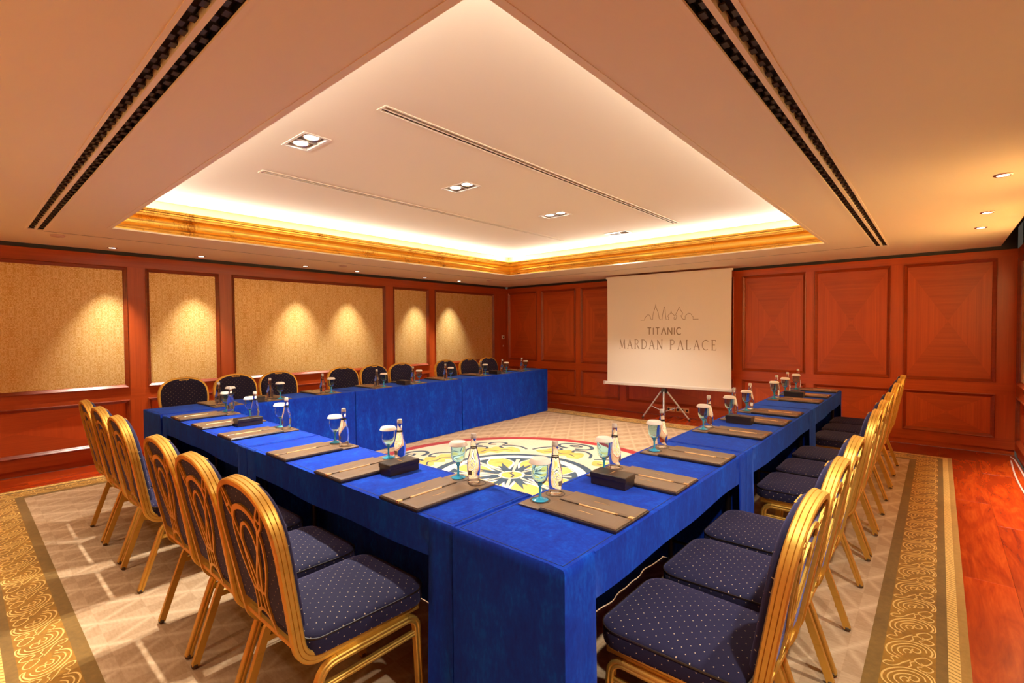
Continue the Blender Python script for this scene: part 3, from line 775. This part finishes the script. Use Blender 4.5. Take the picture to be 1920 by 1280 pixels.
def make_chair():
    t = thing('banquet_chair', 'x', 'chair', (0, 0, 0))
    # seat
    def outline(ins):
        hw, yf, yb, rf, rb = .224-ins, .240-ins, -.243+ins, max(.012, .080-ins), max(.01, .05-ins)
        o = []
        o += arc(hw-rf, yf-rf, rf, 0, 90, 6); o += arc(-hw+rf, yf-rf, rf, 90, 180, 6)
        o += arc(-hw+.012+rb, yb+rb, rb, 180, 270, 5); o += arc(hw-.012-rb, yb+rb, rb, 270, 360, 5)
        return o
    b = MB(); b.rings([[(p[0], p[1], z) for p in outline(i)] for i, z in ((.02, .392), (.003, .396), (0, .405), (0, .443), (.002, .452), (.009, .460), (.03, .466), (.08, .472), (.14, .475), (.19, .476))])
    b.obj('seat', 'dotted_fabric', t, 45, uv='box')
    b = MB(); ol = outline(.001); b.ribbon(ol, .004, .449, .454, True); b.obj('seat_piping', 'dark_leather', t)
    # back frame: one ribbed tube, forward rails and arch
    pts, rad = [], []
    rx = .190
    right = [(rx, .205, .384), (rx, .10, .384), (rx, -.05, .384), (rx, -.17, .384)]
    bend = [(rx, -.200-.07*math.sin(math.radians(a)), .454-.07*math.cos(math.radians(a))) for a in (0, 15, 30, 45, 60, 75)]
    for p in right+bend: pts.append(Vector(p)); rad.append(Vector((1, 0, 0)))
    side = [back_pt(p[0], p[1]) for p in smoothpath([(a, b_, 0) for a, b_ in HALF], 3)]
    for p in side: pts.append(p); rad.append(None)
    mir = [Vector((-p.x, p.y, p.z)) for p in reversed(pts[:-1])]; mrad = [(-r_ if r_ is not None else None) for r_ in reversed(rad[:-1])]
    pts += mir; rad += mrad
    for i in range(len(pts)):
        if rad[i] is None:
            tt = (pts[min(i+1, len(pts)-1)]-pts[i-1]).normalized(); rad[i] = tt.cross(UN)
    b = MB(); b.sweep(pts, rad, RIB); b.obj('back_frame', 'chair_gold', t, 30)
    # upholstered back
    hp = smoothpath([(a, b_, 0) for a, b_ in HALF], 2)
    ol = [(p[0], p[1]) for p in hp if p[1] >= .02]; ol = [(ol[0][0], .03)]+ol; ol = ol+[(-x, u) for x, u in reversed(ol[:-1])]
    cxy = (0, .255)
    def sc_(k, off): return [back_pt(p[0]*(1-k*.9) if abs(p[0]) > 0 else 0, cxy[1]+(p[1]-cxy[1])*(1-k*.75), off) for p in ol]
    b = MB(); b.rings([sc_(.06, -.010), sc_(.045, -.004), sc_(.04, .020), sc_(.055, .032), sc_(.10, .040), sc_(.22, .046), sc_(.45, .050), sc_(.75, .052)])
    me = b.mesh('backrest', 'dotted_fabric', 50)
    lay = me.uv_layers.new(name='UVMap')
    for p in me.polygons:
        for li in p.loop_indices:
            c = me.vertices[me.loops[li].vertex_index].co; lay.data[li].uv = (c.x, (c-Vector((0, BY0, BZ0))).dot(UD))
    link('backrest', me, t)
    # fretwork on the rear of the back
    b = MB()
    def st(c, w=.0085, n=6, mirror=True):
        w *= 1.22
        for s in ((1, -1) if mirror else (1,)):
            b.ribbon([(s*p[0]*1.16, p[1]*1.02) for p in smoothpath([(q[0], q[1], 0) for q in c], n)], w, -.0015, .0045)
    st([(-.088, .372), (-.07, .402), (-.035, .42), (0, .426), (.035, .42), (.07, .402), (.088, .372)], .016, mirror=False)
    st([(.088, .375), (.098, .33), (.094, .27), (.077, .21), (.052, .155), (.036, .125)])
    st([(.088, .375), (.074, .335), (.045, .27), (.012, .20), (-.012, .13)], .0095)
    st([(0, .372), (.026, .358), (.046, .325), (.050, .28), (.038, .21), (.018, .13)], .010)
    st([(.078, .388), (.094, .418), (.112, .446), (.128, .470)], .008); st([(.094, .368), (.116, .392), (.128, .425), (.140, .458)], .008)
    st([(.094, .418), (.112, .404), (.126, .42)], .007)
    st([(-.042, .128), (.042, .128)], .010, mirror=False)
    st([(.037, .128), (.039, .08), (.050, .03), (.062, -.006)], .008); st([(.013, .128), (.014, .085), (.020, .045)], .0075)
    st([(-.062, -.006), (-.048, .03), (-.022, .05), (0, .055), (.022, .05), (.048, .03), (.062, -.006)], .011, mirror=False)
    m = Matrix((Vector((1, 0, 0)), UD, UN)).transposed().to_4x4(); m.translation = Vector((0, BY0, BZ0))+UN*.012
    b.xf(m); b.obj('back_fretwork', 'chair_gold', t, 40)
    b = MB(); p0, p1 = back_pt(-.192, -.012, -.008), back_pt(.192, -.012, -.008)
    b.sweep([p0, p0.lerp(p1, .5), p1], [UN]*3, [(-.007, -.011), (.005, -.011), (.007, -.007), (.005, 0), (.007, .007), (.005, .011), (-.007, .011)]); b.obj('back_rail', 'chair_gold', t, 30)
    # hand hold at the top of the back
    b = MB(); c0 = back_pt(0, .489, .036)
    b.poly([(-.045, .012), (-.036, -.008), (-.02, -.016), (.02, -.016), (.036, -.008), (.045, .012)], -.006, .010)
    m2 = Matrix((Vector((1, 0, 0)), UD, UN)).transposed().to_4x4(); m2.translation = c0; b.xf(m2); b.obj('hand_hold', 'chair_gold', t)
    # legs: each side is a bent tube; front leg, seat rail, rear leg
    for s in (-1, 1):
        X = s*.206; zt = .352; R = (s, 0, 0)
        front = [(X, .203, .006), (X, .195, .15), (X, .187, .285)]+[(X, .140+.045*math.cos(math.radians(a)), zt-.045+.045*math.sin(math.radians(a))) for a in (0, 20, 45, 70, 90)]
        rail = [(X, .140, zt), (X, .0, zt), (X, -.15, zt)]
        rear = [(X, -.15, zt), (X, -.172, zt-.003), (X, -.191, zt-.012), (X, -.205, zt-.028), (X, -.214, zt-.050), (X, -.265, .155), (X, -.316, .006)]
        for nm, path in (('leg', front), ('seat_rail', rail), ('leg', rear)):
            b = MB(); b.sweep(path, [R]*len(path), LEGP); o = b.obj(nm, 'chair_gold', t, 30)
            if nm == 'leg':
                c = MB(); p = path[0] if path is front else path[-1]; c.lathe([(.013, -.006), (.014, -.004), (.014, .006), (.012, .008)], 10, p); c.obj('foot_cap', 'foot_rubber', o, 40)
            if path is rear:
                for q in (.42, .72):
                    a_, e_ = Vector(rear[4]), Vector(rear[6]); pp = a_.lerp(e_, q)+Vector((0, .016, .010))
                    c = MB(); c.lathe([(.006, -.006), (.007, 0), (.005, .006)], 8, pp); c.obj('bumper', 'chair_gold', o, 40)
        b = MB(); a_, e_ = Vector((X, .186, .285)), Vector((X, -.220, .280)); b.sweep([a_, a_.lerp(e_, .5), e_], [R]*3, [(p[0]*.7, p[1]*.75) for p in LEGP]); b.obj('stretcher', 'chair_gold', t, 30)
    for yy in (.13, -.10):
        b = MB(); b.tube([(-.2, yy, .362), (.2, yy, .362)], .010, 10); b.obj('seat_bearer', 'chair_gold', t, 40)
    return t
chair = make_chair()
used = False
def place(x, y, rz, label, group):
    global used
    if not used:
        used = True; chair.location = (x, y, 0); chair.rotation_euler = (0, 0, rz); chair['label'] = label; chair['group'] = group; return chair
    return dup(chair, (x, y, 0), rz, label, group)
jit = random.Random(3)
CZ = ZR+.006
RC = [-6.27, -5.78, -5.30, -4.37, -3.88, -3.37, -2.55, -2.07, -1.60]
NC = [2.475, 2.955, 3.48, 4.32, 4.83, 5.32]
LC = [-6.31, -5.80, -5.32, -4.47, -3.99, -3.52, -2.66, -2.13, -1.66]
for k, y in enumerate(RC):
    place(6.415, y, PI/2+jit.uniform(-.012, .012), 'gold-framed navy banquet chair on the right, %s from the camera end of its row' % ORD[k+1], 'banquet chairs along the right-hand tables')
for k, x in enumerate(NC):
    place(x, -6.93, jit.uniform(-.012, .012), 'navy banquet chair with gold fretwork back, %s from the left in the near-left row' % ORD[k+1], 'banquet chairs along the cross tables')
for k, y in enumerate(LC):
    place(1.37, y, -PI/2+jit.uniform(-.012, .012), 'navy banquet chair against the gold-papered wall, %s from the left of its row' % ORD[k+1], 'banquet chairs along the left wall')
for o in list(COL.objects):
    if o.get('category') == 'chair': o.location.z = CZ

# ------------------------------------------------------------------ place settings
# local frame: +y from the chair to the table's middle edge, x to the sitter's right; origin at table top under the folder's middle
def make_folder():
    t = thing('desk_folder', 'x', 'folder')
    b = MB(); b.rings([[(sx*(.128-i), sy*(.170-i), z) for sx, sy in ((-1, -1), (1, -1), (1, 1), (-1, 1))] for i, z in ((.002, 0), (0, .003), (0, .010), (.002, .012))]); b.obj('base_board', 'dark_leather', t)
    for s in (-1, 1):
        b = MB(); x_in, x_out = s*.007, s*.1235
        def rr(i, z): 
            a_, c_ = sorted((x_in, x_out)); return [(a_+i, -.1655+i, z), (c_-i, -.1655+i, z), (c_-i, .1655-i, z), (a_+i, .1655-i, z)]
        b.rings([rr(0, .012), rr(0, .0148), rr(.002, .0166), rr(.012, .0178)]); o = b.obj('flap', 'brown_leather', t)
        b = MB(); cx = s*.062; b.ribbon([(cx-.003, -.035), (cx+.003, .0), (cx-.001, .035)], .003, .0172, .0183); b.obj('emblem', 'gold_clip', o)
    b = MB(); b.box(-.009, -.171, .010, .009, -.150, .0205); b.obj('clip', 'gold_clip', t)
    b = MB(); b.rings([[(sx*(.128-i), .170+.003+(.11-.006)*(.5+sy*.5)-sy*i, z) for sx, sy in ((-1, -1), (1, -1), (1, 1), (-1, 1))] for i, z in ((.001, 0), (0, .002), (0, .007), (.002, .0085))]); o = b.obj('coaster_board', 'brown_leather', t)
    for cx in (-.045, .06):
        b = MB(); b.ribbon([(cx+.040*math.cos(2*PI*i/24), .228+.040*math.sin(2*PI*i/24)) for i in range(24)], .004, .0085, .0096, True); b.obj('coaster_ring', 'dark_leather', o)
    return t
def make_goblet():
    t = thing('water_goblet', 'x', 'glass')
    b = MB(); b.lathe([(.033, 0), (.034, .0015), (.026, .004), (.012, .008), (.0058, .016), (.0048, .035), (.0056, .055), (.011, .064), (.010, .067)], 24); b.obj('foot', 'aqua_stem', t, 60)
    b = MB(); b.lathe([(.0105, .0655), (.020, .073), (.028, .084), (.0335, .098), (.0355, .115), (.0355, .135), (.034, .158), (.032, .158), (.0333, .135), (.0333, .115), (.0312, .099), (.0255, .086), (.017, .076), (.006, .071)], 28); b.obj('bowl', 'aqua_glass', t, 60)
    b = MB(); b.lathe([(.0345, .153), (.0452, .154), (.0462, .1555), (.0385, .1700), (.035, .1725), (.032, .1700), (.01, .1695)], 28); b.obj('paper_lid', 'paper', t, 40)
    return t
def make_bottle():
    t = thing('water_bottle', 'x', 'bottle')
    out = [(.024, 0), (.0275, .002), (.0270, .008), (.0262, .016), (.0285, .035), (.0310, .060), (.0312, .080), (.0290, .100), (.0235, .125), (.0175, .150), (.0135, .175), (.0120, .195), (.0128, .200), (.0128, .206)]
    b = MB(); b.lathe(out, 28); b.obj('glass_body', 'clear_glass', t, 60)
    b = MB(); b.lathe([(.0133, .203), (.0140, .205), (.0140, .212), (.0132, .213), (.0132, .222), (.012, .2245)], 20); b.obj('cap', 'cap_metal', t, 40)
    b = MB(); b.lathe([(.0160, .156), (.0167, .156), (.0155, .1615), (.0148, .1615)], 20, cap0=False, cap1=False); b.obj('neck_band', 'black', t, 40)
    b = MB(); rings = []
    for i in range(7):
        a = math.radians(-90-17+34/6*i)
        rings.append([((.0316+d)*math.cos(a), (.0316+d)*math.sin(a), z) for d, z in ((0, .040), (.0007, .040), (.0007, .060), (.0, .060))])
    b.rings(rings); b.obj('label', 'bottle_label', t, 60)
    return t
def make_pencil():
    t = thing('pencil', 'x', 'pencil')
    b = MB(); b.rings([[(.0036*math.cos(PI/3*k), y, .0036*math.sin(PI/3*k)) for k in range(6)] for y in (-.09, .072)]); b.obj('shaft', 'pencil', t)
    b = MB(); b.rings([[(r*math.cos(PI/3*k), y, r*math.sin(PI/3*k)) for k in range(6)] for y, r in ((.072, .0036), (.088, .0008))]); b.obj('tip', 'dark_leather', t)
    b = MB(); b.rings([[(.0037*math.cos(PI/3*k), y, .0037*math.sin(PI/3*k)) for k in range(6)] for y in (-.10, -.09)]); b.obj('ferrule', 'gold_clip', t)
    return t
def make_box():
    t = thing('desk_box', 'x', 'box')
    hx, hy = .045, .088
    b = MB(); b.rings([[(sx*(hx-i), sy*(hy-i), z) for sx, sy in ((-1, -1), (1, -1), (1, 1), (-1, 1))] for i, z in ((.002, 0), (.001, .002), (.001, .040))]); b.obj('body', 'dark_leather', t)
    b = MB(); b.rings([[(sx*(hx-i), sy*(hy-i), z) for sx, sy in ((-1, -1), (1, -1), (1, 1), (-1, 1))] for i, z in ((-.0015, .034), (-.002, .036), (-.002, .054), (.001, .057))]); o = b.obj('lid', 'dark_leather', t)
    b = MB(); b.ribbon([(-.022, .0), (.022, .0)], .004, .0568, .0578); b.obj('emblem', 'gold_clip', o)
    return t
protos = dict(folder=make_folder(), goblet=make_goblet(), bottle=make_bottle(), pencil=make_pencil(), box=make_box())
seen = set()
def put(kind, loc, rz, label, group):
    p = protos[kind]
    if kind not in seen:
        seen.add(kind); p.location = loc; p.rotation_euler = (0, 0, rz); p['label'] = label; p['group'] = group; return p
    return dup(p, loc, rz, label, group)
def setting(origin, rz, where, group, spread, with_box=None, tw=0.0):
    """origin = middle of the folder; where = text that places it"""
    c, s = math.cos(rz), math.sin(rz)
    def at(x, y, z): return (origin[0]+c*x-s*y, origin[1]+s*x+c*y, TH+.001+z)
    put('folder', at(0, 0, 0), rz+tw, 'brown leather desk folder, '+where, 'desk folders '+group)
    put('pencil', at(0, -.005, .0165), rz+tw, 'pencil in the folder groove, '+where, 'pencils '+group)
    put('goblet', at(-.045+spread,  .228, .0098), rz, 'aqua goblet with white paper lid, '+where, 'water goblets '+group)
    put('bottle', at(.06+spread,  .228, .0098), rz+jit.uniform(-.2, .2), 'clear water bottle with grey cap, '+where, 'water bottles '+group)
    if with_box: put('box', at(with_box[0], with_box[1], 0), rz, 'dark brown leather box, '+where, 'leather boxes '+group)
RS = [-6.285, -5.772, -5.21, -4.43, -3.87, -3.42, -2.49, -2.03, -1.50]
for k, y in enumerate(RS):
    setting((6.045, y, 0), PI/2+jit.uniform(-.01, .01), '%s place from the camera on the right tables' % ORD[k+1], 'on the right-hand tables', 0.0,
            (-.165, .115) if k in (1, 4, 7) else None)
NS = [2.40, 2.92, 3.475, 4.258, 4.83, 5.397]
for k, x in enumerate(NS):
    setting((x, -6.565, 0), jit.uniform(-.01, .01), '%s place from the left on the near-left tables' % ORD[k+1], 'on the cross tables', -.02,
            (.175, .125) if k in (1, 4) else None)
LS = [-6.20, -5.72, -5.14, -4.42, -3.85, -3.26, -2.52, -2.00, -1.48]
for k, y in enumerate(LS):
    xo = lfront(y)-.287
    setting((xo, y, 0), -PI/2+LA+jit.uniform(-.01, .01), '%s place from the left on the far-left tables' % ORD[k+1], 'on the left-wall tables', .015,
            (.18, .16) if k in (1, 4, 7) else None)

# ------------------------------------------------------------------ projection screen
sx0, sy0, sx1, sy1 = 2.690, -.47, 4.785, -.33
scx, scy = (sx0+sx1)/2, (sy0+sy1)/2; SL = math.hypot(sx1-sx0, sy1-sy0); SA = math.atan2(sy1-sy0, sx1-sx0)
scr = thing('projection_screen', 'white pull-up projection screen with hotel lettering on a silver tripod', 'screen', (scx, scy, 0), SA)
Zb, Zt = .562, 2.328
b = MB(); w = SL/2-.045
nx_, nz_ = 16, 14
def bow(z): return .012*math.sin(PI*(z-Zb)/(Zt-Zb))
vs, fs = [], []
for d in (0, .0025):
    for j in range(nz_+1):
        z = Zb+(Zt-Zb)*j/nz_
        for i in range(nx_+1): 
            xx = -w+2*w*i/nx_; xx *= 1-.006*math.sin(PI*j/nz_); vs.append((xx, d, z))
st_ = nx_+1; off = st_*(nz_+1)
for j in range(nz_):
    for i in range(nx_):
        a = j*st_+i; fs += [(a, a+1, a+st_+1, a+st_), (off+a, off+a+st_, off+a+st_+1, off+a+1)]
for j in range(nz_):
    for i in (0, nx_):
        a = j*st_+i; fs.append((a, a+st_, off+a+st_, off+a))
b.add(vs, fs); b.obj('screen_sheet', 'screen_fabric', scr, 40)
b = MB(); b.box(-SL/2+.028, -.012, Zt-.004, SL/2-.028, .014, Zt+.028); b.obj('top_bar', 'screen_fabric', scr)
b = MB(); H = SL/2; b.rings([[(x, y_, z) for y_, z in ((-.030, .528), (-.030, .560), (-.022, .570), (.022, .570), (.030, .560), (.030, .528), (.02, .520), (-.02, .520))] for x in (-H, H)]); cas = b.obj('casing', 'white_plastic', scr)
for s in (-1, 1):
    b = MB(); b.box(s*H-.014, -.034, .515, s*H+.014, .034, .576); b.obj('end_cap', 'pinkish_plastic', cas)
b = MB(); b.box(H-.008, -.05, .556, H+.024, -.03, .60); b.obj('latch', 'white_plastic', cas)
# support mast behind the sheet, hub and legs
b = MB(); b.tube([(-.01, .030, .05), (-.01, .030, 2.34)], .013, 12); b.obj('mast', 'aluminium', scr, 40)
b = MB(); b.box(-.045, -.03, .44, .03, .045, .505); hub = b.obj('hub', 'dark_grey', scr)
b = MB(); b.tube([(-.01, .0, .44), (-.01, .0, .10)], .022, 12); b.obj('lower_tube', 'aluminium', scr, 40)
b = MB(); b.lathe([(.026, .0), (.028, .01), (.028, .05), (.024, .06)], 14, (-.01, 0, .11)); b.obj('sliding_collar', 'dark_grey', scr, 40)
ca, sa_ = math.cos(-SA), math.sin(-SA)
for fx, fy in ((3.375, -.42), (4.075, -.235), (3.865, -.72)):
    dx, dy = fx-scx, fy-scy; lx, ly = ca*dx-sa_*dy, sa_*dx+ca*dy
    fz = ZR+.004 if fy < -.6 else 0.0
    hx_, hy_ = -.01+.05*lx/math.hypot(lx, ly), .05*ly/math.hypot(lx, ly)
    b = MB(); b.tube([(hx_, hy_, .455), (lx, ly, .018+fz)], .0135, 10); leg = b.obj('leg', 'aluminium', scr, 40)
    b = MB(); b.lathe([(.015, 0), (.018, .006), (.016, .026), (.010, .034)], 12, (lx, ly, fz)); b.obj('rubber_foot', 'dark_grey', leg, 40)
    b = MB(); q = .55; b.tube([(-.01, 0, .135), (hx_+(lx-hx_)*q, hy_+(ly-hy_)*q, .455+(.018-.455)*q)], .006, 8); b.obj('brace', 'aluminium', scr, 40)
# printed emblem and lettering (strokes lying on the sheet)
def strokes(nm, lines, w, x, z, sx, sz):
    b = MB()
    for ln in lines: 
        ww = ln[0]*w
        b.ribbon([(x+p[0]*sx, z+p[1]*sz) for p in ln[1]], ww, 0, .0012)
    b.v = [(p[0], -p[2]-.0002, p[1]) for p in b.v]; return b
GL = {  # unit-height strokes: (weight, points); advance width
 'T': (.62, [(1, [(0, 1), (.6, 1)]), (1, [(.3, 1), (.3, 0)])]), 'I': (.12, [(1, [(.05, 0), (.05, 1)])]),
 'V': (.72, [(1, [(0, 0), (.36, 1)]), (1, [(.36, 1), (.72, 0)])]), 'N': (.66, [(1, [(0, 0), (0, 1)]), (1, [(0, 1), (.62, 0)]), (1, [(.62, 0), (.62, 1)])]),
 'C': (.68, [(1, [(.35+.36*math.cos(math.radians(a)), .5+.5*math.sin(math.radians(a))) for a in range(45, 320, 15)])]),
}
SR = .07
GS = {
 'M': (.84, [(.6, [(.08, 0), (.14, 1)]), (1.2, [(.14, 1), (.42, .08)]), (.6, [(.42, .08), (.72, 1)]), (1.2, [(.72, 1), (.78, 0)]), (.6, [(0, 0), (.16, 0)]), (.6, [(.70, 0), (.86, 0)])]),
 'A': (.74, [(.6, [(.08, 0), (.37, 1)]), (1.2, [(.37, 1), (.68, 0)]), (.6, [(.18, .36), (.56, .36)]), (.6, [(0, 0), (.17, 0)]), (.6, [(.58, 0), (.77, 0)])]),
 'R': (.66, [(1.2, [(.1, 0), (.1, 1)]), (.7, [(.1, 1), (.36, 1), (.50, .90), (.52, .76), (.46, .60), (.32, .53), (.1, .52)]), (1.1, [(.30, .52), (.62, 0)]), (.6, [(0, 0), (.2, 0)]), (.6, [(0, 1), (.12, 1)]), (.6, [(.58, 0), (.70, 0)])]),
 'D': (.76, [(1.2, [(.1, 0), (.1, 1)]), (.8, [(.1, 1), (.40, .98), (.62, .80), (.70, .5), (.62, .2), (.40, .02), (.1, 0)]), (.6, [(0, 0), (.12, 0)]), (.6, [(0, 1), (.12, 1)])]),
 'N': (.80, [(.6, [(.1, 0), (.1, 1)]), (1.2, [(.1, 1), (.68, 0)]), (.6, [(.68, 0), (.68, 1)]), (.6, [(0, 0), (.2, 0)]), (.6, [(.58, 1), (.78, 1)])]),
 'P': (.62, [(1.2, [(.1, 0), (.1, 1)]), (.8, [(.1, 1), (.38, 1), (.52, .88), (.54, .72), (.46, .55), (.30, .48), (.1, .48)]), (.6, [(0, 0), (.2, 0)]), (.6, [(0, 1), (.12, 1)])]),
 'L': (.58, [(1.2, [(.1, 0), (.1, 1)]), (.7, [(.1, 0), (.50, 0), (.54, .16)]), (.6, [(0, 1), (.2, 1)])]),
 'C': (.74, [(.9, [(.40+.40*math.cos(math.radians(a)), .5+.5*math.sin(math.radians(a))) for a in range(48, 318, 15)])]),
 'E': (.58, [(1.2, [(.1, 0), (.1, 1)]), (.7, [(0, 1), (.46, 1), (.48, .86)]), (.7, [(.1, .52), (.40, .52)]), (.7, [(0, 0), (.48, 0), (.52, .16)])]),
}
def word(text, font, x0, x1, z0, z1, w, gap, space=.6):
    tot = sum((space if ch == ' ' else font[ch][0])+gap for ch in text)-gap; sz = z1-z0; sx = (x1-x0)/tot; x = x0; b = MB()
    for ch in text:
        if ch == ' ': x += (space+gap)*sx; continue
        adv, ls = font[ch]; q = strokes('', ls, w, x, z0, sx, sz); b.add(q.v, q.f); x += (adv+gap)*sx
    return b
# positions on the sheet measured from its middle
word('TITVNIC', GL, -.285, .265, 1.375, 1.485, .016, .28).obj('lettering', 'screen_ink', scr)
word('MARDAN', GS, -.780, -.030, 1.140, 1.290, .0125, .30).obj('lettering', 'screen_ink', scr)
word('PALACE', GS, .085, .795, 1.140, 1.290, .0125, .30).obj('lettering', 'screen_ink', scr)
sky = [(-.46, .0), (-.38, .0), (-.375, .02), (-.355, .05), (-.32, .085), (-.29, .085), (-.26, .05), (-.25, .02), (-.235, .0), (-.215, .0), (-.21, .07), (-.195, .12), (-.165, .20), (-.155, .26), (-.145, .20), (-.105, .12), (-.095, .07), (-.08, .02), (-.055, .0), (-.03, .0), (-.02, .06), (.01, .19), (.02, .21), (.03, .17), (.045, .06), (.055, .0),
       (.10, .0), (.105, .035), (.085, .05), (.10, .075), (.14, .10), (.15, .14), (.165, .10), (.205, .07), (.225, .045), (.205, .03), (.21, .0), (.235, .0), (.26, .05), (.235, .075), (.25, .10), (.285, .16), (.305, .20), (.335, .14), (.37, .10), (.36, .07), (.335, .06), (.36, .015), (.385, .0), (.415, .0), (.42, .03), (.415, .05), (.445, .075), (.475, .095), (.51, .09), (.535, .07), (.545, .045), (.56, .04), (.56, .0), (.66, .0)]
b = strokes('', [(1, sky)], .0075, -.02, 1.612, .83, 1.0); b.obj('skyline_emblem', 'screen_ink', scr)

# ------------------------------------------------------------------ wall plates, cable
t = thing('wall_switch', 'pale square wall switch on the dark corner post, the upper plate', 'switch', (0, -.131, 1.308), 0)
b = MB(); b.box(0, -.04, -.04, .008, .04, .04); b.obj('plate', 'white_plastic', t); b = MB(); b.box(.008, -.016, -.016, .012, .016, .016); b.obj('rocker', 'dark_leather', t)
t = thing('wall_switch', 'brown square wall plate on the corner post, below the pale switch', 'switch', (0, -.133, 1.124), 0)
b = MB(); b.box(0, -.04, -.04, .008, .04, .04); b.obj('plate', 'wood_h', t); b = MB(); b.box(.008, -.016, -.016, .011, .016, .016); b.obj('rocker', 'pinkish_plastic', t)
for x, w_, lab, k in ((3.672, .13, 'smaller framed floor-level socket plate behind the screen tripod', 1), (3.872, .215, 'wider framed floor-level socket plate behind the screen tripod, to the right', 2)):
    t = thing('socket_plate', lab, 'socket', (x, 0, .120), 0, 'floor-level socket plates')
    b = MB(); h = w_/2; b.rings([[(sx*q, o_, sz*r_) for sx, sz in ((-1, -1), (1, -1), (1, 1), (-1, 1))] for q, r_, o_ in ((h, .038, 0), (h, .038, -.008), (h-.010, .028, -.010), (h-.010, .028, -.004))], cap0=False); b.obj('frame', 'pencil', t)
    for i in range(k+1):
        b = MB(); cx = -h+.03+(2*h-.06)*i/max(k, 1); b.lathe([(.020, 0), (.020, .006), (.014, .007)], 16); b.v = [(cx+p[0], -.004-p[2], p[1]) for p in b.v]; b.obj('outlet', 'dark_grey', t)
def cable(lab, pts):
    b = MB(); b.tube(smoothpath(pts, 8), .007, 10); tag(b.obj('cable', 'cable', smooth=60), lab, 'cable', 'pale cables by the right wall')
cable('pale cable curving over the boards, nearer the rug, in the right corner', [(7.655, -.36, .0075), (7.645, -.60, .0075), (7.63, -1.0, .0075), (7.625, -1.45, .0075), (7.635, -2.0, .0075), (7.65, -2.6, .0075)])
cable('pale cable lying against the foot of the right wall in the corner', [(7.668, -.14, .0075), (7.685, -.25, .0075), (7.69, -.45, .0075), (7.692, -.9, .0075), (7.69, -1.6, .0075)])
bpy.context.view_layer.update()
